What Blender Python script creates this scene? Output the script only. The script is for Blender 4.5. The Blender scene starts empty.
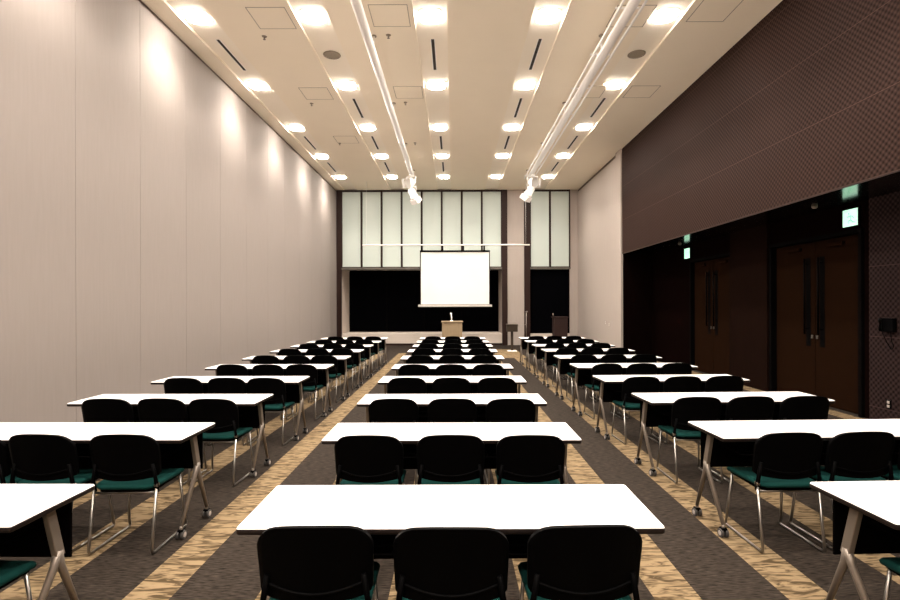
import bpy, bmesh, math, random
from math import sin, cos, pi, radians, sqrt
from mathutils import Vector, Matrix
random.seed(7)
scene = bpy.context.scene
COL = scene.collection

# ------------------------------------------------------------------ room figures (metres)
EYE = 1.67            # camera height
H = 6.36              # ceiling
XL, XR = -4.78, 5.10  # beige wall / dark bulkhead
XD = 6.00             # recessed door wall
YB = 20.5             # far wall
YW = 22.1             # windows inside the bays
YN = -3.2             # wall behind the camera
ZS = 3.18             # underside of the bulkhead

# ------------------------------------------------------------------ materials
def new_mat(name):
    m = bpy.data.materials.new(name); m.use_nodes = True
    nt = m.node_tree
    return m, nt, nt.nodes['Principled BSDF']

def N(nt, kind, **kw):
    n = nt.nodes.new(kind)
    for k, v in kw.items(): setattr(n, k, v)
    return n

def math_node(nt, op, a=None, b=None, c=None):
    n = N(nt, 'ShaderNodeMath', operation=op)
    for i, v in enumerate((a, b, c)):
        if v is None: continue
        if isinstance(v, (int, float)): n.inputs[i].default_value = v
        else: nt.links.new(v, n.inputs[i])
    return n.outputs[0]

def mixc(nt, fac, a, b):
    n = N(nt, 'ShaderNodeMix', data_type='RGBA')
    for s, v in ((n.inputs['Factor'], fac), (n.inputs[6], a), (n.inputs[7], b)):
        if isinstance(v, (int, float)): s.default_value = v
        elif isinstance(v, tuple): s.default_value = (*v, 1) if len(v) == 3 else v
        else: nt.links.new(v, s)
    return n.outputs[2]

def plain(name, col, rough=0.5, metal=0.0, spec=0.5, noise=0.06, scale=30, bump=0.0):
    m, nt, b = new_mat(name)
    tc = N(nt, 'ShaderNodeTexCoord')
    nz = N(nt, 'ShaderNodeTexNoise'); nz.inputs['Scale'].default_value = scale; nz.inputs['Detail'].default_value = 3
    nt.links.new(tc.outputs['Object'], nz.inputs['Vector'])
    lo = tuple(max(0, c * (1 - noise)) for c in col); hi = tuple(min(1, c * (1 + noise)) for c in col)
    nt.links.new(mixc(nt, nz.outputs['Fac'], lo, hi), b.inputs['Base Color'])
    b.inputs['Roughness'].default_value = rough
    b.inputs['Metallic'].default_value = metal
    b.inputs['Specular IOR Level'].default_value = spec
    if bump:
        bp = N(nt, 'ShaderNodeBump'); bp.inputs['Strength'].default_value = bump; bp.inputs['Distance'].default_value = 0.002
        nt.links.new(nz.outputs['Fac'], bp.inputs['Height']); nt.links.new(bp.outputs[0], b.inputs['Normal'])
    return m

def emit(name, col, strength):
    m, nt, b = new_mat(name)
    b.inputs['Base Color'].default_value = (*col, 1)
    b.inputs['Emission Color'].default_value = (*col, 1)
    b.inputs['Emission Strength'].default_value = strength
    return m

def wood(name, a, c, rough=0.45, scale=3.0, stretch=(1, 1, 0.12), spec=0.4):
    m, nt, b = new_mat(name)
    tc = N(nt, 'ShaderNodeTexCoord'); mp = N(nt, 'ShaderNodeMapping'); mp.inputs['Scale'].default_value = stretch
    nt.links.new(tc.outputs['Object'], mp.inputs['Vector'])
    nz = N(nt, 'ShaderNodeTexNoise'); nz.inputs['Scale'].default_value = scale * 8; nz.inputs['Detail'].default_value = 5
    nt.links.new(mp.outputs[0], nz.inputs['Vector'])
    nt.links.new(mixc(nt, nz.outputs['Fac'], a, c), b.inputs['Base Color'])
    b.inputs['Roughness'].default_value = rough; b.inputs['Specular IOR Level'].default_value = spec
    return m

def wall_fabric(name, a, c, joint=None):
    """pale wall covering with faint vertical weave"""
    m, nt, b = new_mat(name)
    tc = N(nt, 'ShaderNodeTexCoord'); mp = N(nt, 'ShaderNodeMapping'); mp.inputs['Scale'].default_value = (9, 9, 0.7)
    nt.links.new(tc.outputs['Object'], mp.inputs['Vector'])
    nz = N(nt, 'ShaderNodeTexNoise'); nz.inputs['Scale'].default_value = 3; nz.inputs['Detail'].default_value = 6
    nt.links.new(mp.outputs[0], nz.inputs['Vector'])
    nt.links.new(mixc(nt, nz.outputs['Fac'], a, c), b.inputs['Base Color'])
    b.inputs['Roughness'].default_value = 0.75; b.inputs['Specular IOR Level'].default_value = 0.2
    return m

def weave(name, dark, light, pitch, rough=0.5):
    """woven / perforated dark panel: diamond pattern on the wall plane (object y, z)"""
    m, nt, b = new_mat(name)
    tc = N(nt, 'ShaderNodeTexCoord'); sp = N(nt, 'ShaderNodeSeparateXYZ')
    nt.links.new(tc.outputs['Object'], sp.inputs[0])
    y = math_node(nt, 'MULTIPLY', sp.outputs['Y'], 2 * pi / pitch)
    z = math_node(nt, 'MULTIPLY', sp.outputs['Z'], 2 * pi / pitch)
    s1 = math_node(nt, 'SINE', y); s2 = math_node(nt, 'SINE', z)
    p = math_node(nt, 'MULTIPLY', s1, s2)
    f = math_node(nt, 'MULTIPLY_ADD', p, 0.5, 0.5)
    # panel joints
    jz = math_node(nt, 'FRACT', math_node(nt, 'MULTIPLY_ADD', sp.outputs['Z'], 1 / 1.0, -0.20 + 0.004))
    jl = math_node(nt, 'LESS_THAN', jz, 0.008)
    c = mixc(nt, f, dark, light)
    c2 = mixc(nt, jl, c, tuple(v * 1.6 for v in light))
    nz = N(nt, 'ShaderNodeTexNoise'); nz.inputs['Scale'].default_value = 1.3; nz.inputs['Detail'].default_value = 3
    nt.links.new(tc.outputs['Object'], nz.inputs['Vector'])
    c3 = mixc(nt, math_node(nt, 'MULTIPLY', nz.outputs['Fac'], 0.25), c2, light)
    nt.links.new(c3, b.inputs['Base Color'])
    b.inputs['Roughness'].default_value = rough; b.inputs['Specular IOR Level'].default_value = 0.02
    bp = N(nt, 'ShaderNodeBump'); bp.inputs['Strength'].default_value = 0.5; bp.inputs['Distance'].default_value = 0.006
    nt.links.new(f, bp.inputs['Height']); nt.links.new(bp.outputs[0], b.inputs['Normal'])
    return m

def carpet():
    m, nt, b = new_mat('carpet_planks')
    tc = N(nt, 'ShaderNodeTexCoord'); sp = N(nt, 'ShaderNodeSeparateXYZ')
    nt.links.new(tc.outputs['Object'], sp.inputs[0])
    X, Y = sp.outputs['X'], sp.outputs['Y']
    t = math_node(nt, 'FRACT', math_node(nt, 'MULTIPLY', math_node(nt, 'ADD', X, 1.885 + 7.55), 1 / 0.755))
    stripe = math_node(nt, 'LESS_THAN', t, 0.265 / 0.755)
    limit = math_node(nt, 'LESS_THAN', Y, 17.2)
    stripe = math_node(nt, 'MULTIPLY', stripe, limit)
    # cross band of the pale plank by the reception stand
    band = math_node(nt, 'MULTIPLY', math_node(nt, 'GREATER_THAN', X, 1.25), math_node(nt, 'LESS_THAN', X, 2.30))
    band = math_node(nt, 'MULTIPLY', band, math_node(nt, 'MULTIPLY', math_node(nt, 'GREATER_THAN', Y, 15.6), math_node(nt, 'LESS_THAN', Y, 18.6)))
    stripe = math_node(nt, 'MAXIMUM', stripe, band)
    # pale plank: wavy wood-like grain running on a slant
    mp = N(nt, 'ShaderNodeMapping'); mp.inputs['Rotation'].default_value = (0, 0, radians(-24)); mp.inputs['Scale'].default_value = (5.0, 24, 1)
    nt.links.new(tc.outputs['Object'], mp.inputs['Vector'])
    wv = N(nt, 'ShaderNodeTexNoise'); wv.inputs['Scale'].default_value = 1.0; wv.inputs['Detail'].default_value = 2.0
    wv.inputs['Roughness'].default_value = 0.55; wv.inputs['Distortion'].default_value = 1.6
    nt.links.new(mp.outputs[0], wv.inputs['Vector'])
    rp = N(nt, 'ShaderNodeValToRGB')
    e = rp.color_ramp.elements
    e[0].position = 0.38; e[0].color = (0.060, 0.040, 0.020, 1)
    e[1].position = 0.56; e[1].color = (0.215, 0.153, 0.087, 1)
    nt.links.new(wv.outputs['Fac'], rp.inputs[0])
    # dark plank: short cross streaks
    mp2 = N(nt, 'ShaderNodeMapping'); mp2.inputs['Scale'].default_value = (16, 130, 1)
    nt.links.new(tc.outputs['Object'], mp2.inputs['Vector'])
    nz = N(nt, 'ShaderNodeTexNoise'); nz.inputs['Scale'].default_value = 1.0; nz.inputs['Detail'].default_value = 3
    nt.links.new(mp2.outputs[0], nz.inputs['Vector'])
    rp2 = N(nt, 'ShaderNodeValToRGB'); e = rp2.color_ramp.elements
    e[0].position = 0.36; e[0].color = (0.009, 0.0065, 0.005, 1)
    e[1].position = 0.68; e[1].color = (0.046, 0.035, 0.027, 1)
    nt.links.new(nz.outputs['Fac'], rp2.inputs[0])
    # plank end joints
    nt.links.new(mixc(nt, stripe, rp2.outputs[0], rp.outputs[0]), b.inputs['Base Color'])
    b.inputs['Roughness'].default_value = 0.95; b.inputs['Specular IOR Level'].default_value = 0.08
    bp = N(nt, 'ShaderNodeBump'); bp.inputs['Strength'].default_value = 0.35; bp.inputs['Distance'].default_value = 0.004
    nt.links.new(nz.outputs['Fac'], bp.inputs['Height']); nt.links.new(bp.outputs[0], b.inputs['Normal'])
    return m

M = dict(
    carpet=carpet(),
    beige=wall_fabric('beige_wall_covering', (0.275, 0.238, 0.219), (0.312, 0.272, 0.250)),
    cream=wall_fabric('cream_plaster', (0.40, 0.345, 0.307), (0.45, 0.39, 0.35)),
    bay=plain('pale_bay_plaster', (0.62, 0.54, 0.47), 0.7),
    seam=plain('dark_seam', (0.10, 0.07, 0.055), 0.9),
    ceiling=plain('ceiling_paint', (0.93, 0.84, 0.695), 0.85, spec=0.1, noise=0.02, scale=2),
    channel=plain('ceiling_channel_paint', (0.93, 0.855, 0.735), 0.8, spec=0.1, noise=0.02, scale=2),
    rear=plain('rear_wall_paint', (0.60, 0.50, 0.42), 0.8),
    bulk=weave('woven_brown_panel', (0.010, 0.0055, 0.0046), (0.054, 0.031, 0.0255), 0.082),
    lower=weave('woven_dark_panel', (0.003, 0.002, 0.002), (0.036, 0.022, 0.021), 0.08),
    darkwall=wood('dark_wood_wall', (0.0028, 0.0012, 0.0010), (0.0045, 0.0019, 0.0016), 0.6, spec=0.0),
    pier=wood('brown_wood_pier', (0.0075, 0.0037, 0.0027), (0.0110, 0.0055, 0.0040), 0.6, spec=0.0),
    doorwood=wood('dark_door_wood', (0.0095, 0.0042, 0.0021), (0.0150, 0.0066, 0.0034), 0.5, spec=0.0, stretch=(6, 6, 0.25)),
    soffit=plain('glossy_black_soffit', (0.006, 0.005, 0.005), 0.16, spec=0.6),
    blackgloss=plain('black_window', (0.0015, 0.0015, 0.002), 0.45, spec=0.0),
    darktrim=plain('dark_brown_trim', (0.022, 0.0095, 0.007), 0.5, spec=0.2),
    greytrim=plain('grey_sill_trim', (0.11, 0.095, 0.08), 0.5),
    blind=wood('pale_window_blind', (0.54, 0.60, 0.555), (0.58, 0.645, 0.60), 0.8, scale=4, stretch=(0.15, 0.15, 14)),
    white=plain('white_laminate', (0.86, 0.82, 0.80), 0.35, noise=0.01),
    edge=plain('dark_table_edge', (0.014, 0.009, 0.008), 0.5, spec=0.2),
    black=plain('black_plastic', (0.0012, 0.0011, 0.0012), 0.5, spec=0.025),
    blackmat=plain('black_panel', (0.0022, 0.0018, 0.0018), 0.7, spec=0.015),
    teal=plain('teal_fabric', (0.0025, 0.037, 0.032), 0.9, spec=0.15, noise=0.2, scale=300, bump=0.4),
    chrome=plain('chrome', (0.32, 0.30, 0.275), 0.30, metal=1.0),
    legmetal=plain('warm_grey_metal', (0.25, 0.21, 0.175), 0.42, metal=0.55),
    tyre=plain('grey_tyre', (0.05, 0.045, 0.042), 0.6),
    hub=plain('pale_hub', (0.42, 0.37, 0.34), 0.5),
    rail=plain('white_powder_coat', (0.93, 0.90, 0.87), 0.4),
    slot=plain('slot_black', (0.02, 0.015, 0.012), 0.8),
    speaker=plain('speaker_grille', (0.30, 0.25, 0.19), 0.7),
    screen=plain('screen_fabric', (0.90, 0.86, 0.83), 0.9, spec=0.05, noise=0.01),
    screencase=plain('screen_case', (0.55, 0.52, 0.48), 0.4),
    lectern=wood('maple_veneer', (0.26, 0.19, 0.115), (0.34, 0.255, 0.155), 0.5, stretch=(1, 1, 0.25)),
    lectern2=wood('red_brown_veneer', (0.018, 0.006, 0.0045), (0.028, 0.0095, 0.007), 0.5),
    stand=wood('brown_stand', (0.026, 0.017, 0.010), (0.042, 0.027, 0.015), 0.5),
    glow=emit('lamp_diffuser', (1.0, 0.92, 0.83), 105.0),
    exitface=emit('exit_sign_face', (0.60, 1.0, 0.76), 1.4),
    exitgreen=emit('exit_sign_green', (0.28, 0.80, 0.48), 1.1),
    lenson=emit('lit_lamp_lens', (1.0, 0.94, 0.86), 8.0),
    lens=plain('lamp_lens', (0.80, 0.78, 0.74), 0.15),
)

# ------------------------------------------------------------------ mesh building
class MB:
    def __init__(self): self.bm = bmesh.new(); self.mats = []
    def mi(self, m):
        if m is None: return 0
        if m not in self.mats: self.mats.append(m)
        return self.mats.index(m)
    def box(self, x0, x1, y0, y1, z0, z1, m=None, bevel=0.0, rot=None, pivot=None):
        i = self.mi(m); bm = self.bm
        r = bmesh.ops.create_cube(bm, size=1.0)
        vs = r['verts']
        for v in vs:
            v.co = Vector(((x0 + x1) / 2 + v.co.x * (x1 - x0), (y0 + y1) / 2 + v.co.y * (y1 - y0), (z0 + z1) / 2 + v.co.z * (z1 - z0)))
        fs = list({f for v in vs for f in v.link_faces})
        if bevel:
            es = list({e for v in vs for e in v.link_edges})
            g = bmesh.ops.bevel(bm, geom=es, offset=bevel, segments=2, affect='EDGES', profile=0.5)
            vs = list({v for v in g['verts']} | {v for v in vs if v.is_valid}); fs = list({f for v in vs for f in v.link_faces})
        if rot is not None:
            bmesh.ops.rotate(bm, cent=pivot or ((x0 + x1) / 2, (y0 + y1) / 2, (z0 + z1) / 2), matrix=rot, verts=vs)
        for f in fs: f.material_index = i
        return self
    def tube(self, pts, r, m=None, n=8, fillet=0.0, cap=True):
        i = self.mi(m); P = [Vector(p) for p in pts]
        if fillet:
            Q = [P[0]]
            for k in range(1, len(P) - 1):
                a, b, c = P[k - 1], P[k], P[k + 1]
                d1, d2 = (a - b), (c - b)
                f = min(fillet, d1.length * 0.45, d2.length * 0.45)
                s, e = b + d1.normalized() * f, b + d2.normalized() * f
                for t in (0, 0.25, 0.5, 0.75, 1):
                    Q.append(s * (1 - t) ** 2 + b * 2 * t * (1 - t) + e * t * t)
            Q.append(P[-1]); P = Q
        rr = list(r) if isinstance(r, (list, tuple)) else [r] * len(P)
        if len(rr) != len(P):
            q = rr; rr = []
            for k in range(len(P)):
                u = k / (len(P) - 1) * (len(q) - 1); j = min(int(u), len(q) - 2)
                rr.append(q[j] + (q[j + 1] - q[j]) * (u - j))
        bm = self.bm; rings = []; up = None
        for k, p in enumerate(P):
            t = (P[min(k + 1, len(P) - 1)] - P[max(k - 1, 0)]).normalized()
            if up is None: up = Vector((0, 0, 1)) if abs(t.z) < 0.9 else Vector((1, 0, 0))
            u = (up - t * up.dot(t)).normalized(); w = t.cross(u); up = u
            rings.append([bm.verts.new(p + (u * cos(2 * pi * j / n) + w * sin(2 * pi * j / n)) * rr[k]) for j in range(n)])
        for a, b in zip(rings, rings[1:]):
            for j in range(n):
                f = bm.faces.new((a[j], a[(j + 1) % n], b[(j + 1) % n], b[j])); f.material_index = i; f.smooth = True
        if cap:
            f = bm.faces.new(rings[0][::-1]); f.material_index = i
            f = bm.faces.new(rings[-1]); f.material_index = i
        return self
    def cyl(self, a, b, r, m=None, n=16): return self.tube([a, b], r, m, n)
    def slab(self, outline, layers, m=None, mats=None):
        """stack of scaled copies of a closed outline; layers = (inset, z) from bottom to top"""
        bm = self.bm; rings = []
        cx = sum(p[0] for p in outline) / len(outline); cy = sum(p[1] for p in outline) / len(outline)
        ex = max(abs(p[0] - cx) for p in outline); ey = max(abs(p[1] - cy) for p in outline)
        for ins, z in layers:
            rings.append([bm.verts.new((cx + (x - cx) * (1 - ins / ex), cy + (y - cy) * (1 - ins / ey), z(x, y) if callable(z) else z)) for x, y in outline])
        n = len(outline)
        for k, (a, b) in enumerate(zip(rings, rings[1:])):
            mi = self.mi(mats[k]) if mats else self.mi(m)
            for j in range(n):
                f = bm.faces.new((a[j], a[(j + 1) % n], b[(j + 1) % n], b[j])); f.material_index = mi; f.smooth = True
        f = bm.faces.new(rings[0][::-1]); f.material_index = self.mi(mats[0] if mats else m)
        f = bm.faces.new(rings[-1]); f.material_index = self.mi(mats[-1] if mats else m)
        return self
    def build(self, name, parent=None, loc=None, m=None, rot=None):
        bm = self.bm
        bmesh.ops.recalc_face_normals(bm, faces=bm.faces)
        me = bpy.data.meshes.new(name); bm.to_mesh(me); bm.free()
        for mm in (self.mats or [m]): me.materials.append(mm)
        o = bpy.data.objects.new(name, me); COL.objects.link(o)
        if parent: o.parent = parent
        if loc: o.location = loc
        if rot: o.rotation_euler = rot
        return o

def rrect(w, d, r, n=5, cx=0, cy=0):
    pts = []
    for sx, sy, a0 in ((1, 1, 0), (-1, 1, 90), (-1, -1, 180), (1, -1, 270)):
        for k in range(n + 1):
            a = radians(a0 + 90 * k / n)
            pts.append((cx + sx * (w / 2 - r) + r * cos(a), cy + sy * (d / 2 - r) + r * sin(a)))
    return pts

def tag(o, label, cat, group=None, kind=None):
    o['label'] = label; o['category'] = cat
    if group: o['group'] = group
    if kind: o['kind'] = kind
    return o
def thing(name, label, cat, loc, rotz=0, group=None):
    o = bpy.data.objects.new(name, None); COL.objects.link(o)
    o.empty_display_size = 0.1
    o.location = loc; o.rotation_euler = (0, 0, rotz)
    return tag(o, label, cat, group)
def struct(name, mb, label=None, cat=None, parent=None, loc=None):
    o = mb.build(name, parent, loc)
    if parent is None:
        o['kind'] = 'structure'
        if label: o['label'] = label
        if cat: o['category'] = cat
    return o
def copy_tree(o, parent=None):
    c = o.copy(); COL.objects.link(c)
    if parent: c.parent = parent
    for ch in o.children: copy_tree(ch, c)
    return c

# ================================================================== THE ROOM
b = MB(); b.box(XL - 0.2, XD + 0.2, YN - 0.2, YW + 0.3, -0.12, 0, M['carpet'])
struct('floor', b, 'dark carpet floor with tan wood-grain stripes', 'floor')

# ceiling: panels with five long recessed channels
CH = [-4.19, -2.29, -0.36, 1.56, 3.48]
CW = 0.27
b = MB()
edges = [XL - 0.2] + [v for c in CH for v in (c - CW, c + CW)] + [XR + 0.25]
for k in range(0, len(edges), 2):
    b.box(edges[k], edges[k + 1], YN - 0.2, YB + 0.3, H, H + 0.2, M['ceiling'])
for c in CH:
    b.box(c - CW, c + CW, YN - 0.2, YB + 0.3, H + 0.045, H + 0.2, M['channel'])
struct('ceiling', b, 'cream ceiling with long shallow channels', 'ceiling')

# beige wall of tall panels with narrow seams
b = MB(); y = 6.33 - 1.31 * 8
b.box(XL - 0.2, XL - 0.015, YN - 0.2, YB + 0.3, 0, H, M['seam'])
while y < YB:
    y0, y1 = max(y + 0.003, YN - 0.1), min(y + 1.31 - 0.003, YB)
    if y1 > y0: b.box(XL - 0.05, XL, y0, y1, 0.08, H - 0.055, M['beige'])
    y += 1.31
struct('wall_left', b, 'tall beige panelled wall washed by downlights', 'wall')
b = MB(); b.box(XL - 0.02, XL + 0.004, YN, YB, 0, 0.08, M['darktrim'])
struct('baseboard_left', b, 'dark base of the beige wall', 'baseboard')

# wall behind the camera
b = MB(); b.box(XL - 0.2, XD + 0.2, YN - 0.2, YN, 0, H, M['rear'])
struct('wall_rear', b, 'plain wall closing the room behind the rows', 'wall')

# bulkhead above the doors, woven brown
YE = 15.1
b = MB(); b.box(XR, XD + 0.2, YN - 0.2, YE, ZS + 0.02, H + 0.0, M['bulk'])
b.box(XR, XR + 0.02, YN - 0.2, YE, ZS, ZS + 0.02, M['darktrim'])
struct('wall_right', b, 'woven dark brown upper wall over the doors', 'wall')
b = MB(); b.box(XR + 0.02, XD + 0.1, YN - 0.2, YE, ZS, ZS + 0.02, M['soffit'])
struct('trim_1', b, 'glossy black soffit under the brown upper wall', 'soffit')

# recessed wall with the doors
D1, D2 = (7.32, 9.46), (10.75, 12.65)
DT = 2.72
b = MB()
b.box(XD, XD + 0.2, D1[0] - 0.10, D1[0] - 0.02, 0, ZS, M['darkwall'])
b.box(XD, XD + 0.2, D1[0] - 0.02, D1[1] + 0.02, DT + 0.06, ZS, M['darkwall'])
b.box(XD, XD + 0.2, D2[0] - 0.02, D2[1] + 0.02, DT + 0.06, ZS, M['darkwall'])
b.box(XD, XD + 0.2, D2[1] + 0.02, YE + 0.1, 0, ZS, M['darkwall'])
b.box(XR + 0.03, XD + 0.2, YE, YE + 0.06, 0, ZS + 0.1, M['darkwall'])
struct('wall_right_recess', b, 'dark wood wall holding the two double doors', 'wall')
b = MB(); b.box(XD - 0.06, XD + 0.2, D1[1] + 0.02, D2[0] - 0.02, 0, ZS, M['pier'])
struct('trim_2', b, 'brown wood pier between the double doors', 'pier')
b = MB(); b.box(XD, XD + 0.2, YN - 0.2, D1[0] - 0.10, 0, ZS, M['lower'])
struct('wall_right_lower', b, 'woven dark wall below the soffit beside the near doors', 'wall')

def double_door(name, y0, y1, label):
    r = bpy.data.objects.new(name, None); COL.objects.link(r); r.location = (XD + 0.02, (y0 + y1) / 2, 0)
    r['kind'] = 'structure'; r['label'] = label; r['category'] = 'door'
    w = (y1 - y0) / 2
    f = MB()
    f.box(-0.05, 0.14, -w, -w + 0.06, 0, DT, M['blackmat']); f.box(-0.05, 0.14, w - 0.06, w, 0, DT, M['blackmat'])
    f.box(-0.05, 0.14, -w, w, DT, DT + 0.06, M['blackmat'])
    f.build('door_frame', r)
    for s in (-1, 1):
        a, c = (0.006, w - 0.065) if s > 0 else (-w + 0.065, -0.006)
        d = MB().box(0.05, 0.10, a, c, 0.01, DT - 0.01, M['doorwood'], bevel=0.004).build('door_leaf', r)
        hy = 0.16 * s
        p = MB().box(0.047, 0.05, hy - 0.055, hy + 0.055, 0.95, 2.45, M['blackmat'])
        p.tube([(0.05, hy, 1.25), (-0.02, hy, 1.25)], 0.009, M['black']).tube([(0.05, hy, 2.35), (-0.02, hy, 2.35)], 0.009, M['black'])
        p.tube([(-0.02, hy, 1.15), (-0.02, hy, 2.43)], 0.016, M['black'], 10)
        p.build('pull_handle', d)
        MB().box(0.03, 0.05, hy * 0.35 - 0.02, hy * 0.35 + 0.02, 1.08, 1.14, M['chrome'], bevel=0.004).build('door_lock', d)
        c = MB().box(0.0, 0.05, hy * 3 - 0.16, hy * 3 + 0.16, DT - 0.14, DT - 0.08, M['doorwood'], bevel=0.006)
        c.build('door_closer', d)
    return r
double_door('door_1', *D1, 'dark wood double door beside the woven lower wall')
double_door('door_2', *D2, 'dark wood double door beyond the brown pier')

# cream end of the door side
b = MB()
b.box(XR - 0.045, XR + 0.02, YE - 0.002, YE + 0.46, 0, H, M['cream'])
b.box(XR + 0.02, XD + 0.1, YE + 0.06, YE + 0.46, 0, H, M['seam'])
b.box(XR + 0.02, XR + 0.2, YE + 0.46, YB + 0.3, 0, H, M['seam'])
b.box(XR, XR + 0.1, YE + 0.50, YB, 0.0, H - 0.10, M['cream'])
struct('wall_right_end', b, 'cream wall beyond the dark doors', 'wall')
b = MB(); b.box(XR - 0.006, XR + 0.03, YE + 0.46, YB, 0, 0.07, M['darktrim'])
struct('baseboard_right', b, 'dark base of the cream wall', 'baseboard')

# far wall: bays with dark windows below, pale blinds above
XA0, XA1 = -4.60, 1.99
XB0, XB1 = 3.14, 4.78
ZB = 3.13
b = MB()
b.box(XL - 0.2, XR + 0.2, YB + 0.06, YW + 0.3, ZB + 0.06, H + 0.1, M['bay'])     # behind the blinds
b.box(XL - 0.2, XA0, YB + 0.02, YW + 0.3, 0, ZB + 0.06, M['bay'])
b.box(XA1, XB0, YB, YW + 0.3, 0, H, M['cream'])
b.box(XB1, XR + 0.2, YB, YW + 0.3, 0, H, M['cream'])
for a, c, yw in ((XA0, XA1, YW), (XB0, XB1, YB + 0.12)):
    b.box(a, c, YB + 0.01, yw + 0.02, 0.08, 0.47, M['bay'])
    b.box(a, c, YB + 0.02, YB + 0.1, 0, 0.08, M['darktrim'])
    b.box(a, c, yw + 0.08, YW + 0.3, 0.47, ZB + 0.06, M['blackmat'])
struct('wall_front', b, 'far wall with two deep window bays', 'wall')

def trim(n, x0, x1, label, y0=YB - 0.06, z0=0.0, z1=H, m='darktrim', y1=YB + 0.04):
    b = MB().box(x0, x1, y0, y1, z0, z1, M[m], bevel=0.004)
    struct('trim_%d' % n, b, label, 'trim')
trim(3, XL + 0.005, XA0 + 0.02, 'dark brown post in the corner of the beige wall')
trim(4, XA1, XA1 + 0.22, 'dark brown post beside the wide window bay')
trim(5, XB0 - 0.24, XB0, 'dark brown post beside the narrow window bay')
trim(6, XA0 + 0.02, XA1, 'grey sill under the wide row of blinds', YB - 0.03, ZB - 0.02, ZB + 0.06, 'greytrim', YB + 0.3)
trim(7, XB0, XB1 + 0.02, 'grey sill under the pair of blinds', YB - 0.03, ZB - 0.02, ZB + 0.06, 'greytrim', YB + 0.3)

def dark_window(name, yw, a, c, label, nx):
    r = bpy.data.objects.new(name, None); COL.objects.link(r); r.location = ((a + c) / 2, yw, 0.47)
    r['kind'] = 'structure'; r['label'] = label; r['category'] = 'window'
    w = (c - a) / 2; hh = ZB - 0.47
    MB().box(-w, w, 0.03, 0.06, 0, hh, M['blackgloss']).build('window_pane', r)
    f = MB()
    f.box(-w, w, -0.01, 0.05, 0, 0.05, M['blackmat']); f.box(-w, w, -0.01, 0.05, hh - 0.06, hh, M['blackmat'])
    for k in range(nx + 1):
        x = -w + 2 * w * k / nx
        f.box(max(x - 0.025, -w), min(x + 0.025, w), -0.005, 0.05, 0, hh, M['blackmat'])
    f.build('window_frame', r)
dark_window('window_1', YW, XA0, XA1, 'wide black night window in the deep bay behind the screen', 4)
dark_window('window_2', YB + 0.12, XB0, XB1, 'narrow black night window in the bay behind the dark lectern', 1)

def blinds(name, a, c, n, label):
    r = bpy.data.objects.new(name, None); COL.objects.link(r); r.location = ((a + c) / 2, YB, ZB + 0.06)
    r['kind'] = 'structure'; r['label'] = label; r['category'] = 'window'
    w = (c - a) / 2; hh = H - ZB - 0.06; p = 2 * w / n
    f = MB()
    f.box(-w, w, -0.04, 0.05, hh - 0.07, hh, M['darktrim']); f.box(-w, w, -0.03, 0.05, 0, 0.03, M['darktrim'])
    for k in range(n + 1):
        x = -w + p * k
        f.box(max(x - 0.035, -w), min(x + 0.035, w), -0.05, 0.05, 0, hh, M['darktrim'])
    f.build('window_frame', r)
    for k in range(n):
        x = -w + p * (k + 0.5)
        q = MB().box(x - p / 2 + 0.04, x + p / 2 - 0.04, 0.0, 0.02, 0.03, hh - 0.07, M['blind'])
        q.box(x - p / 2 + 0.04, x + p / 2 - 0.04, -0.01, 0.03, 0.03, 0.055, M['blind'])
        q.build('blind', r)
blinds('window_3', XA0 + 0.02, XA1, 8, 'eight pale blinds in dark frames above the wide bay')
blinds('window_4', XB0, XB1, 2, 'two pale blinds in dark frames above the narrow bay')

# ================================================================== CEILING FITTINGS
LY = [8.2 + 2.57 * k for k in range(-4, 5)]       # -2.08 ... 18.48
ordn = ['first', 'second', 'third', 'fourth', 'fifth', 'sixth', 'seventh', 'eighth', 'ninth', 'tenth']
chan = [o + ' channel from the beige wall' for o in ordn[:5]]
WARM = (1.0, 0.91, 0.81)
SPOT_W = 560.0
def make_light():
    t = thing('ceiling_downlight', 'x', 'ceiling light', (0, 0, 0))
    o = rrect(0.40, 0.40, 0.12, 7); i = rrect(0.36, 0.36, 0.11, 7)
    b = MB(); bm = b.bm; b.mi(M['rail'])
    R = [[bm.verts.new((x, y, z)) for x, y in q] for q, z in ((o, 0.0449), (o, 0.036), (i, 0.036), (i, 0.0449))]
    for a, c in zip(R, R[1:]):
        for j in range(len(a)): bm.faces.new((a[j], a[(j + 1) % len(a)], c[(j + 1) % len(a)], c[j]))
    b.build('trim_ring', t)
    MB().slab(i, [(0.06, 0.004), (0.02, 0.008), (0.004, 0.018), (0, 0.036), (0, 0.044)], M['glow']).build('diffuser', t)
    L = bpy.data.lights.new('downlight_lamp', 'SPOT'); L.energy = SPOT_W; L.color = WARM
    L.spot_size = radians(130); L.spot_blend = 1.0; L.shadow_soft_size = 0.12
    lo = bpy.data.objects.new('lamp', L); COL.objects.link(lo); lo.parent = t; lo.location = (0, 0, -0.01)
    return t
proto = None
for ci, x in enumerate(CH):
    for k, y in enumerate(LY):
        if proto is None: proto = t = make_light()
        else: t = copy_tree(proto)
        t.location = (x + 0.006 * (k - 4), y, H)
        tag(t, 'square downlight, %s from the far wall, %s' % (ordn[len(LY) - 1 - k], chan[ci]), 'ceiling light', 'recessed downlights in the ceiling channels')

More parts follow.
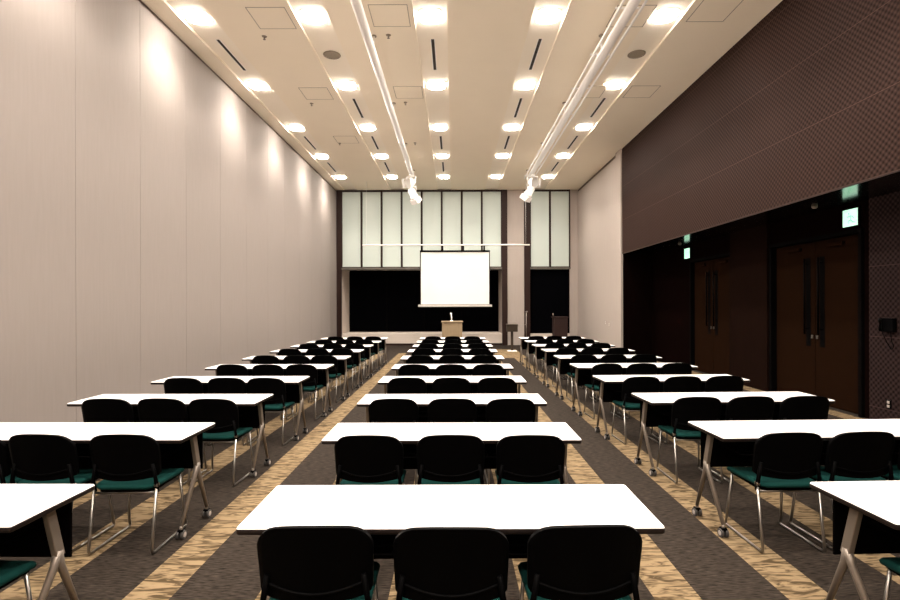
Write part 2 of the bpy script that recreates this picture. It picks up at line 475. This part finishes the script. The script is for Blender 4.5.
slots = {0: (0, 2, 3), 1: (1, 2, 3), 2: (0, 2, 3), 3: (0, 1, 2), 4: (1, 2, 3)}
pslot = None
for ci, ks in slots.items():
    for n, k in enumerate(ks):
        y = LY[4 + k] + 1.3
        if pslot is None:
            pslot = t = thing('air_slot', 'x', 'air vent', (0, 0, 0))
            MB().box(-0.028, 0.028, -0.58, 0.58, 0.0395, 0.0445, M['slot']).build('slot_opening', t)
            f = MB()
            f.box(-0.04, -0.028, -0.59, 0.59, 0.036, 0.0445, M['rail']); f.box(0.028, 0.04, -0.59, 0.59, 0.036, 0.0445, M['rail'])
            f.build('slot_frame', t)
        else: t = copy_tree(pslot)
        t.location = (CH[ci] + 0.006 * k, y, H)
        tag(t, 'dark slit vent, %s from the near end, %s' % (ordn[n], chan[ci]), 'air vent', 'slit air vents in the ceiling channels')

pz = None
for ci in (1, 4):
    if pz is None:
        pz = t = thing('ceiling_speaker', 'x', 'speaker', (0, 0, 0))
        pts = [(0.155 * cos(2 * pi * k / 28), 0.155 * sin(2 * pi * k / 28)) for k in range(28)]
        MB().slab(pts, [(0.02, 0.036), (0.0, 0.0445)], M['speaker']).build('grille', t)
        r = MB()
        r.tube([(0.16 * cos(2 * pi * k / 28), 0.16 * sin(2 * pi * k / 28), 0.040) for k in range(29)], 0.005, M['speaker'], 6, cap=False)
        r.build('speaker_ring', t)
    else: t = copy_tree(pz)
    t.location = (CH[ci], LY[4] + 1.27, H)
    tag(t, 'round grey ceiling speaker in the %s' % chan[ci], 'speaker', 'round ceiling speakers')

ph = None
hatches = [(-2.96, 8.18, 'beside the second channel'), (-1.02, 8.12, 'beside the white rail in the middle'), (-3.03, 11.1, 'beside the second channel'),
           (-0.98, 11.05, 'beside the white rail in the middle'), (2.90, 8.15, 'between double rail and fifth channel'), (4.18, 8.0, 'beside the brown wall'),
           (3.02, 11.05, 'between double rail and fifth channel'), (4.16, 11.05, 'beside the brown wall'), (-3.03, 14.2, 'beside the second channel')]
for i, (x, y, w) in enumerate(hatches):
    if ph is None:
        ph = t = thing('ceiling_hatch', 'x', 'access panel', (0, 0, 0))
        f = MB()
        for a, c, d, e in ((-0.31, 0.31, -0.31, -0.30), (-0.31, 0.31, 0.30, 0.31), (-0.31, -0.30, -0.30, 0.30), (0.30, 0.31, -0.30, 0.30)):
            f.box(a, c, d, e, -0.004, -0.0002, M['speaker'])
        f.build('hatch_frame', t)
        MB().box(-0.298, 0.298, -0.298, 0.298, -0.003, -0.0002, M['ceiling']).build('hatch_panel', t)
    else: t = copy_tree(ph)
    t.location = (x, y, H)
    row = 'near' if y < 9 else ('second-row' if y < 12 else 'third-row')
    tag(t, '%s square ceiling access panel %s' % (row, w), 'access panel', 'square ceiling access panels')

ps = None
for i, (x, y) in enumerate([(-3.29, 8.73), (-3.29, 11.64), (-3.29, 14.5), (-1.12, 8.7), (-1.10, 11.6), (-1.10, 14.5)]):
    if ps is None:
        ps = t = thing('ceiling_sprinkler', 'x', 'sprinkler', (0, 0, 0))
        pts = [(0.045 * cos(2 * pi * k / 16), 0.045 * sin(2 * pi * k / 16)) for k in range(16)]
        MB().slab(pts, [(0.012, -0.012), (0, 0.0)], M['speaker']).build('escutcheon', t)
        MB().tube([(0, 0, -0.012), (0, 0, -0.05)], 0.010, M['legmetal']).tube([(0, 0, -0.05), (0, 0, -0.056)], 0.024, M['legmetal']).build('sprinkler_head', t)
    else: t = copy_tree(ps)
    t.location = (x, y, H)
    tag(t, 'small ceiling sprinkler, %s from the near end, %s' % (ordn[i % 3], 'between the first two channels' if i < 3 else 'beside the single white rail'), 'sprinkler', 'ceiling sprinklers')

# white lighting rails on hangers
RZ = 5.98
def rail(x, wings, label):
    t = thing('lighting_rail', label, 'lighting rail', (x, 0, RZ))
    b = MB()
    b.tube([(0, -1.5, 0), (0, 17.1, 0)], 0.075, M['rail'], 12)
    b.build('rail_body', t)
    MB().tube([(0, 17.1, 0), (0, 17.12, 0)], 0.082, M['rail'], 16).build('end_cap', t)
    if wings:
        for s in (-1, 1):
            MB().tube([(s * 0.165, -1.5, 0.0), (s * 0.155, 17.1, 0.0)], 0.020, M['rail'], 8).build('side_tube', t)
        for k in range(13):
            MB().box(-0.175, 0.175, 0.5 + 1.38 * k, 0.54 + 1.38 * k, 0.075, 0.088, M['rail']).build('cross_bracket', t)
    hx = 0.0
    for k in range(6):
        y = 2.9 + 2.91 * k
        h = MB().tube([(hx, y, 0.07), (hx, y, H - RZ - 0.01)], 0.014, M['rail'], 8)
        h.tube([(hx, y, H - RZ - 0.015), (hx, y, H - RZ - 0.0005)], 0.045, M['speaker'], 14)
        h.build('hanger', t)
rail(-1.375, False, 'single white ceiling rail running towards the screen')
rail(2.59, True, 'white ceiling rail with side tubes over the door-side aisle')

def spotlight(x, y, z, tilt, yaw, drop, label, aim=False):
    """white theatre lantern on a yoke hung from the rail end"""
    t = thing('stage_spotlight', label, 'spotlight', (x, y, z), yaw, 'white stage spotlights on the rail ends')
    c = MB().tube([(0, 0, 0), (0, 0, -drop)], 0.018, M['rail'], 8)
    c.box(-0.05, 0.05, -0.05, 0.05, -0.04, 0.0, M['rail'], bevel=0.006)
    c.build('clamp', t)
    yk = MB().tube([(-0.17, 0, -drop - 0.20), (-0.17, 0, -drop), (0.17, 0, -drop), (0.17, 0, -drop - 0.20)], 0.014, M['rail'], 6, fillet=0.04)
    yk.build('yoke', t)
    R = Matrix.Rotation(tilt, 4, 'X')
    body = MB()
    body.tube([(0, -0.17, 0), (0, -0.10, 0), (0, 0.10, 0), (0, 0.11, 0), (0, 0.20, 0)], [0.07, 0.125, 0.125, 0.145, 0.145], M['rail'], 18)
    o = body.build('lamp_housing', t, (0, 0, -drop - 0.20)); o.rotation_euler = (tilt, 0, 0)
    ln = MB().tube([(0, 0.2, 0), (0, 0.21, 0)], 0.125, M['lenson' if aim else 'lens'], 18).build('lens', o)
    if aim:
        L = bpy.data.lights.new('spot_lamp', 'SPOT'); L.energy = 28; L.color = (1.0, 0.93, 0.84)
        L.spot_size = radians(44); L.spot_blend = 0.8; L.shadow_soft_size = 0.06
        lo = bpy.data.objects.new('lamp', L); COL.objects.link(lo); lo.parent = o; lo.location = (0, 0.24, 0)
        lo.rotation_euler = (radians(90), 0, 0)
    bd = MB()
    for s in (-1, 1):
        bd.box(-0.13, 0.13, 0.2, 0.36, s * 0.145 - 0.006, s * 0.145 + 0.006, M['rail'])
        bd.box(s * 0.145 - 0.006, s * 0.145 + 0.006, 0.2, 0.36, -0.13, 0.13, M['rail'])
    bd.build('barn_door', o)
spotlight(-1.375, 16.85, RZ - 0.077, radians(-52), radians(-40), 0.27, 'white spotlight hanging low from the end of the single rail', True)
spotlight(-1.375, 16.3, RZ - 0.077, radians(-15), radians(160), 0.06, 'white spotlight tucked under the single rail before its end')
spotlight(2.59, 16.85, RZ - 0.077, radians(-52), radians(48), 0.20, 'white spotlight hanging low from the end of the double-tube rail', True)
spotlight(2.59, 16.3, RZ - 0.077, radians(-15), radians(190), 0.06, 'white spotlight tucked under the double-tube rail before its end')

# hanging pipe and projection screen
t = thing('hanging_pipe', 'thin white horizontal pipe hung across the blinds above the screen', 'pipe', (-0.40, 18.98, 3.93))
MB().tube([(-3.05, 0, 0), (3.30, 0, 0)], 0.028, M['rail'], 8).build('pipe', t)
for x in (-2.9, 3.15):
    MB().tube([(x, 0, 0.02), (x, 0, H - 3.93)], 0.004, M['rail'], 6).build('suspension_wire', t)
t = thing('projection_screen', 'white projection screen with black border hung before the wide bay', 'projection screen', (0.06, 19.0, 1.58))
SW, S0, S1 = 1.33, 0.09, 2.13
MB().box(-SW + 0.035, SW - 0.035, -0.004, 0.004, S0 + 0.01, S1 - 0.05, M['screen']).build('screen_fabric', t)
b = MB()
b.box(-SW, -SW + 0.035, -0.006, 0.006, S0, S1, M['blackmat']); b.box(SW - 0.035, SW, -0.006, 0.006, S0, S1, M['blackmat'])
b.box(-SW, SW, -0.02, 0.02, S1 - 0.05, S1 + 0.02, M['blackmat'], bevel=0.005); b.build('screen_border', t)
MB().box(-SW - 0.07, SW + 0.07, -0.04, 0.04, 0.0, 0.085, M['screencase'], bevel=0.01).build('bottom_bar', t)
for k in range(4):
    x = -1.26 + 0.79 * k
    MB().box(x - 0.03, x + 0.03, -0.006, 0.006, S1 + 0.02, 3.93 - 1.58 - 0.03, M['blackmat']).build('hanging_strap', t)

# ================================================================== FRONT FURNITURE
t = thing('lectern', 'pale maple lectern below the projection screen', 'lectern', (-0.05, 17.6, 0))
b = MB()
b.box(-0.35, 0.35, -0.22, -0.19, 0.04, 1.05, M['lectern'], bevel=0.004)
b.box(-0.35, -0.32, -0.19, 0.24, 0.04, 1.03, M['lectern']); b.box(0.32, 0.35, -0.19, 0.24, 0.04, 1.03, M['lectern'])
b.box(-0.32, 0.32, -0.18, 0.2, 0.04, 0.07, M['lectern']); b.box(-0.32, 0.32, -0.18, 0.2, 0.5, 0.53, M['lectern'])
b.build('cabinet', t)
MB().box(-0.38, 0.38, -0.25, 0.27, 1.05, 1.085, M['lectern'], bevel=0.005).build('top', t)
MB().box(-0.32, 0.32, -0.16, 0.2, 0, 0.04, M['blackmat']).build('plinth', t)
t = thing('microphone', 'white gooseneck microphone standing on the maple lectern', 'microphone', (-0.07, 17.6, 1.085))
pts = [(0.06 * cos(2 * pi * k / 18), 0.06 * sin(2 * pi * k / 18)) for k in range(18)]
MB().slab(pts, [(0, 0), (0.0, 0.012), (0.02, 0.03)], M['rail']).build('base', t)
MB().tube([(0, 0, 0.02), (0.005, 0, 0.13), (-0.01, 0.03, 0.20), (-0.015, 0.09, 0.25)], 0.016, M['rail'], 8, fillet=0.05).build('gooseneck', t)
MB().tube([(-0.015, 0.08, 0.245), (-0.018, 0.11, 0.26), (-0.02, 0.15, 0.275)], [0.02, 0.034, 0.026], M['rail'], 10).build('microphone_head', t)

t = thing('reading_stand', 'small brown box-topped stand beside the dark post', 'stand', (2.08, 17.8, 0))
MB().slab(rrect(0.34, 0.30, 0.06), [(0, 0), (0, 0.018), (0.03, 0.03)], M['rail']).build('base', t)
MB().box(-0.045, 0.045, -0.035, 0.035, 0.03, 0.72, M['stand'], bevel=0.006).build('pole', t)
b = MB().box(-0.19, 0.19, -0.13, 0.13, 0.70, 0.94, M['stand'], bevel=0.008)
b.build('box_head', t)
MB().box(-0.205, 0.205, -0.15, 0.15, 0.94, 0.965, M['stand'], bevel=0.004, rot=Matrix.Rotation(radians(4), 3, 'X')).build('top', t)

t = thing('microphone_stand', 'thin chrome boom microphone stand behind the brown box-topped stand', 'microphone stand', (2.69, 18.5, 0))
MB().tube([(0, 0, 0.02), (0, 0, 1.42)], 0.016, M['chrome'], 8).build('pole', t)
for k in range(3):
    a = radians(90 + 120 * k)
    MB().tube([(0, 0, 0.14), (0.30 * cos(a), 0.30 * sin(a), 0.012)], 0.010, M['black'], 6).build('leg', t)
MB().tube([(0.05, 0, 1.40), (0, 0, 1.40), (-0.02, 0, 1.38)], 0.022, M['chrome'], 8).build('clutch', t)
MB().tube([(0.0, -0.02, 0.93), (-0.36, -0.05, 0.86)], 0.009, M['chrome'], 6).build('boom', t)

t = thing('dark_lectern', 'dark red-brown lectern before the narrow bay', 'lectern', (4.04, 19.0, 0))
MB().box(-0.25, 0.25, -0.2, 0.2, 0.05, 1.16, M['lectern2'], bevel=0.006).build('cabinet', t)
MB().box(-0.28, 0.28, -0.24, 0.24, 1.16, 1.20, M['lectern2'], bevel=0.005).build('top', t)
MB().box(-0.22, 0.22, -0.17, 0.17, 0, 0.05, M['blackmat']).build('plinth', t)
MB().tube([(-0.24, 0.1, 1.2), (-0.24, 0.1, 1.33)], 0.018, M['legmetal'], 8).build('reading_lamp_stem', t)

# ================================================================== WALL FITTINGS
def exit_sign(y, label):
    t = thing('exit_sign', label, 'exit sign', (XD, y, 2.815), 0, 'green exit signs over the doors')
    MB().box(-0.045, 0, -0.15, 0.15, 0, 0.28, M['blackmat'], bevel=0.006).build('sign_case', t)
    MB().box(-0.050, -0.0455, -0.138, 0.138, 0.014, 0.266, M['exitface']).build('sign_face', t)
    # running figure and doorway, pale green on the lit face
    p = MB(); g = M['exitgreen']; X0, X1 = -0.0525, -0.0505
    p.box(X0, X1, 0.06, 0.12, 0.03, 0.036, g); p.box(X0, X1, 0.112, 0.12, 0.03, 0.24, g); p.box(X0, X1, 0.02, 0.12, 0.235, 0.243, g)
    def limb(a, c, r): p.tube([(-0.0515, a[0], a[1]), (-0.0515, c[0], c[1])], r, g, 6)
    limb((0.0, 0.20), (0.0, 0.205), 0.001)
    p.box(X0, X1, 0.008, 0.036, 0.19, 0.22, g, bevel=0.0008)
    for a, c in (((0.0, 0.18), (-0.02, 0.11)), ((-0.005, 0.17), (0.05, 0.15)), ((-0.005, 0.17), (-0.06, 0.15)), ((-0.06, 0.15), (-0.075, 0.12)),
                 ((-0.02, 0.11), (0.03, 0.09)), ((0.03, 0.09), (0.02, 0.04)), ((-0.02, 0.11), (-0.05, 0.07)), ((-0.05, 0.07), (-0.10, 0.06))):
        d = Vector((0, c[0] - a[0], c[1] - a[1])); n = Vector((0, -d.z, d.y)).normalized() * 0.009
        A, C = Vector((X0, *a)), Vector((X0, *c))
        q = [p.bm.verts.new(v) for v in (A + n, A - n, C - n, C + n)]
        f = p.bm.faces.new(q); f.material_index = p.mi(g)
    p.build('sign_pictogram', t)
exit_sign(7.50, 'lit green exit sign over the double door beside the woven wall')
exit_sign(12.74, 'lit green exit sign over the double door beyond the pier')

for y, x, w in ((7.75, 5.60, 'near doors'), (12.5, 5.66, 'far doors')):
    t = thing('soffit_detector', 'small pale detector on the black soffit before the %s' % w, 'detector', (x, y, ZS), 0, 'small detectors on the soffit')
    pts = [(0.04 * cos(2 * pi * k / 16), 0.04 * sin(2 * pi * k / 16)) for k in range(16)]
    MB().slab(pts, [(0.015, -0.035), (0.0, -0.02), (0.0, -0.0005)], M['legmetal']).build('detector_body', t)

t = thing('wall_telephone', 'black wall telephone on the woven dark wall', 'telephone', (XD, 6.86, 1.28))
MB().box(-0.06, -0.0005, -0.10, 0.10, 0, 0.19, M['black'], bevel=0.01).build('telephone_body', t)
MB().tube([(-0.085, 0.07, 0.01), (-0.095, 0.07, 0.05), (-0.085, 0.07, 0.10), (-0.095, 0.07, 0.14), (-0.085, 0.07, 0.18)], [0.022, 0.018, 0.015, 0.018, 0.022], M['black'], 10).build('handset', t)
MB().tube([(-0.03, -0.03, 0.0), (-0.03, -0.04, -0.12), (-0.03, -0.08, -0.2), (-0.02, -0.03, -0.25), (-0.03, 0.03, -0.15), (-0.07, 0.07, 0.01)], 0.006, M['black'], 6, fillet=0.05).build('cord', t)

def plate(name, loc, face, label, cat, w=0.08, h=0.12, m='speaker', sockets=2):
    t = thing(name, label, cat, loc)
    MB().box(-0.012, -0.0005, -w / 2, w / 2, -h / 2, h / 2, M[m], bevel=0.003).build('face_plate', t)
    for k in range(sockets):
        z = (k - (sockets - 1) / 2) * h / 2.2
        MB().box(-0.016, -0.0122, -w / 4, w / 4, z - 0.018, z + 0.018, M[face], bevel=0.002).build('socket' if cat == 'outlet' else 'rocker', t)
plate('wall_outlet', (XD, 6.89, 0.28), 'hub', 'dark double outlet low on the woven wall', 'outlet', m='black')
plate('wall_switch', (XR, 16.35, 1.0), 'rail', 'pale switch plate on the cream wall nearer the brown bulkhead', 'switch', m='cream')
plate('wall_switch', (XR, 16.75, 1.05), 'rail', 'pale switch plate on the cream wall farther along from the bulkhead', 'switch', m='cream')

# ================================================================== TABLES AND CHAIRS
TW, TD = 1.80, 0.50
def make_table():
    t = thing('training_table', 'x', 'table', (0, 0, 0))
    MB().slab(rrect(TW, TD, 0.012, 3), [(0.004, 0.706), (0, 0.711), (0, 0.731), (0.003, 0.7365), (0.006, 0.738)],
              mats=[M['edge'], M['edge'], M['white'], M['white']]).build('tabletop', t)
    b = MB(); b.box(-0.80, 0.80, -0.075, -0.015, 0.635, 0.706, M['blackmat']); b.box(-0.80, 0.80, 0.06, 0.10, 0.65, 0.706, M['blackmat'])
    b.build('support_beam', t)
    MB().box(-0.84, 0.84, 0.155, 0.167, 0.40, 0.706, M['blackmat'], bevel=0.003).build('modesty_panel', t)
    # wire book rack under the top
    r = MB()
    for y in (-0.20, -0.12, 0.02, 0.12):
        r.tube([(-0.74, y, 0.60), (0.74, y, 0.60)], 0.004, M['blackmat'], 5)
    for x in (-0.74, -0.25, 0.25, 0.74):
        r.tube([(x, -0.21, 0.612), (x, -0.2, 0.60), (x, 0.12, 0.60), (x, 0.13, 0.69)], 0.004, M['blackmat'], 5)
    r.build('book_rack', t)
    for s in (-1, 1):
        x = s * 0.845
        l = MB()
        l.box(x - 0.014, x + 0.014, 0.018, 0.068, 0.44, 0.700, M['legmetal'], bevel=0.004, rot=Matrix.Rotation(radians(14), 3, 'X'))
        l.tube([(x, 0.068, 0.475), (x, 0.045, 0.41), (x, -0.15, 0.085)], [0.021, 0.018, 0.013], M['legmetal'], 8)
        l.tube([(x, 0.068, 0.475), (x, 0.085, 0.40), (x, 0.21, 0.085)], [0.021, 0.018, 0.013], M['legmetal'], 8)
        leg = l.build('leg', t)
        for y in (-0.15, 0.21):
            c = MB()
            c.tube([(x, y, 0.09), (x, y, 0.055)], 0.012, M['legmetal'], 8)
            c.box(x - 0.020, x + 0.020, y - 0.02, y + 0.022, 0.045, 0.068, M['black'], bevel=0.004)
            for q in (-1, 1):
                xa, xb = x + q * 0.008, x + q * 0.026
                c.tube([(xa, y, 0.031), (xb, y, 0.031)], 0.031, M['tyre'], 16)
                c.tube([(xb, y, 0.031), (xb + q * 0.002, y, 0.031)], 0.018, M['hub'], 12)
            c.build('caster', leg)
    return t

def make_chair():
    t = thing('stacking_chair', 'x', 'chair', (0, 0, 0))
    # seat cushion: slightly dished, rounded front
    out = rrect(0.425, 0.44, 0.07, 5)
    def zz(base):
        return lambda x, y: base + 0.012 * (x / 0.22) ** 2 * (1 if y < 0.1 else 0.4) - 0.020 * max(0, (y - 0.10) / 0.12) ** 2
    MB().slab(out, [(0.02, zz(0.418)), (0.004, zz(0.424)), (0.0, zz(0.438)), (0.006, zz(0.450)), (0.03, zz(0.456)), (0.12, zz(0.450))], M['teal']).build('seat', t, (0, 0.02, 0))
    MB().slab(rrect(0.385, 0.40, 0.06), [(0.02, 0.402), (0, 0.408), (0, 0.419)], M['black']).build('seat_pan', t, (0, 0.02, 0))
    # backrest: curved black plastic shell
    bm = bmesh.new(); nu, zt, zb, W, rc = 18, 0.815, 0.490, 0.232, 0.088
    vsf = [0, .01, .03, .07, .13, .2, .3, .42, .55, .68, .78, .86, .92, .96, .985, 1]
    def P(u, v, off):
        dz = min(v, 1 - v) * (zt - zb); r = rc if v > 0.5 else 0.03
        w = W - 0.008 * (1 - v)
        if dz < r: w = w - r + sqrt(max(r * r - (r - dz) ** 2, 0))
        x = w * u
        top = zt - 0.032 * abs(x / W) ** 2.2; bot = zb + 0.022 * (x / W) ** 2
        z = bot + (top - bot) * v
        y = -0.212 - 0.050 * v ** 1.3 + 0.055 * (x / W) ** 2 + off
        return (x, y, z)
    g = [[[bm.verts.new(P(-1 + 2 * i / nu, v, o)) for i in range(nu + 1)] for v in vsf] for o in (0.0, 0.02)]
    for s, G in enumerate(g):
        for a in range(len(vsf) - 1):
            for i in range(nu):
                f = bm.faces.new((G[a][i], G[a][i + 1], G[a + 1][i + 1], G[a + 1][i])); f.smooth = True
    A, B = g
    for i in range(nu):
        bm.faces.new((A[0][i], A[0][i + 1], B[0][i + 1], B[0][i])); bm.faces.new((A[-1][i], A[-1][i + 1], B[-1][i + 1], B[-1][i]))
    for a in range(len(vsf) - 1):
        for i in (0, nu): bm.faces.new((A[a][i], A[a + 1][i], B[a + 1][i], B[a][i]))
    bmesh.ops.remove_doubles(bm, verts=bm.verts, dist=1e-6)
    # moulded rib across the lower back
    mb = MB(); mb.bm.free(); mb.bm = bm; mb.mats = [M['black']]
    rib = []
    for i in range(15):
        u = -0.9 + 1.8 * i / 14; p = P(u, 0.13 + 0.10 * u * u, -0.002); rib.append(p)
    mb.tube(rib, 0.007, M['black'], 6)
    mb.build('backrest', t)
    for s in (-1, 1):
        x = s * 0.208
        # sled frame: back post, foot, runner, front post
        MB().tube([(x, -0.175, 0.44), (x, -0.235, 0.011), (x, 0.215, 0.011), (x, 0.20, 0.06), (s * 0.185, 0.165, 0.408)],
                  0.0092, M['chrome'], 8, fillet=0.035).build('sled_leg', t)
        MB().tube([(x, -0.165, 0.41), (s * 0.212, -0.185, 0.47), (s * 0.190, -0.188, 0.60)], [0.013, 0.014, 0.012], M['black'], 8, fillet=0.03).build('back_bracket', t)
        MB().tube([(s * 0.222, -0.178, 0.455), (s * 0.200, -0.178, 0.455)], 0.016, M['chrome'], 10).build('hinge_cap', t)
    for q, y in ((0.206, -0.165), (0.184, 0.15)):
        MB().tube([(-q, y, 0.398), (q, y, 0.398)], 0.009, M['chrome'], 8).build('cross_bar', t)
    return t

ROWS = [2.09, 3.45, 4.72, 6.03, 7.34, 8.62, 9.92, 11.15, 12.38, 13.65]
COLS = [  # name, table centre x at first row, drift per row, y shift, table angle, chair offsets, chair sides
    ('beige-wall', -2.775, 0.005, 0.035, radians(-0.6), (-0.44, 0.085, 0.572), ('wall', 'middle', 'aisle')),
    ('middle', -0.015, -0.001, 0.0, 0.0, (-0.543, -0.002, 0.533), ('left-hand', 'middle', 'right-hand')),
    ('door-side', 2.765, 0.002, 0.06, radians(2.0), (-0.51, -0.005, 0.515), ('aisle', 'middle', 'door')),
]
nudge = {'beige-wall': -0.025, 'middle': 0.0, 'door-side': -0.045}
ptab = pch = None
for cname, x0, dx, ys, ang, offs, sides in COLS:
    for k, yt in enumerate(ROWS):
        cx, cy = x0 + dx * k + nudge[cname] * (k >= (1 if x0 < 0 else 3)), yt + ys + TD / 2
        if ptab is None: ptab = t = make_table()
        else: t = copy_tree(ptab)
        t.location = (cx, cy, 0); t.rotation_euler = (0, 0, ang)
        tag(t, 'white folding training table, %s from the near end in the %s column' % (ordn[k], cname), 'table', 'white training tables in three columns')
        for off, sd in zip(offs, sides):
            if pch is None: pch = c = make_chair()
            else: c = copy_tree(pch)
            lx, ly = off - (0.07 if (cname, k, sd) == ('beige-wall', 1, 'middle') else 0) + random.uniform(-0.008, 0.008), -0.25 + 0.08 + random.uniform(-0.012, 0.012)
            c.location = (cx + lx * cos(ang) - ly * sin(ang), cy + lx * sin(ang) + ly * cos(ang), 0)
            c.rotation_euler = (0, 0, ang + radians(random.uniform(-2, 2)))
            tag(c, 'teal-seated black chair, %s seat at the %s table from the near end, %s column' % (sd, ordn[k], cname), 'chair', 'black and teal chairs tucked at the tables')

# ================================================================== LIGHT AND CAMERA
w = bpy.data.worlds.new('night'); scene.world = w; w.use_nodes = True
w.node_tree.nodes['Background'].inputs[0].default_value = (0.01, 0.01, 0.012, 1)
w.node_tree.nodes['Background'].inputs[1].default_value = 0.2

cd = bpy.data.cameras.new('camera'); cam = bpy.data.objects.new('camera', cd); COL.objects.link(cam)
cd.sensor_width = 36; cd.sensor_fit = 'HORIZONTAL'; cd.lens = 500 / 900 * 36
cd.shift_x = -3.5 / 900; cd.shift_y = 4.5 / 900; cd.clip_start = 0.05
cam.location = (0, 0, EYE); cam.rotation_euler = (radians(90), radians(0.15), 0)
scene.camera = cam

scene.view_settings.view_transform = 'Standard'; scene.view_settings.look = 'None'
scene.view_settings.gamma = 1; scene.view_settings.use_curve_mapping = False
scene.view_settings.exposure = -0.30
cy = scene.cycles
cy.use_denoising = True; cy.max_bounces = 10; cy.diffuse_bounces = 6; cy.glossy_bounces = 4
cy.sample_clamp_indirect = 8
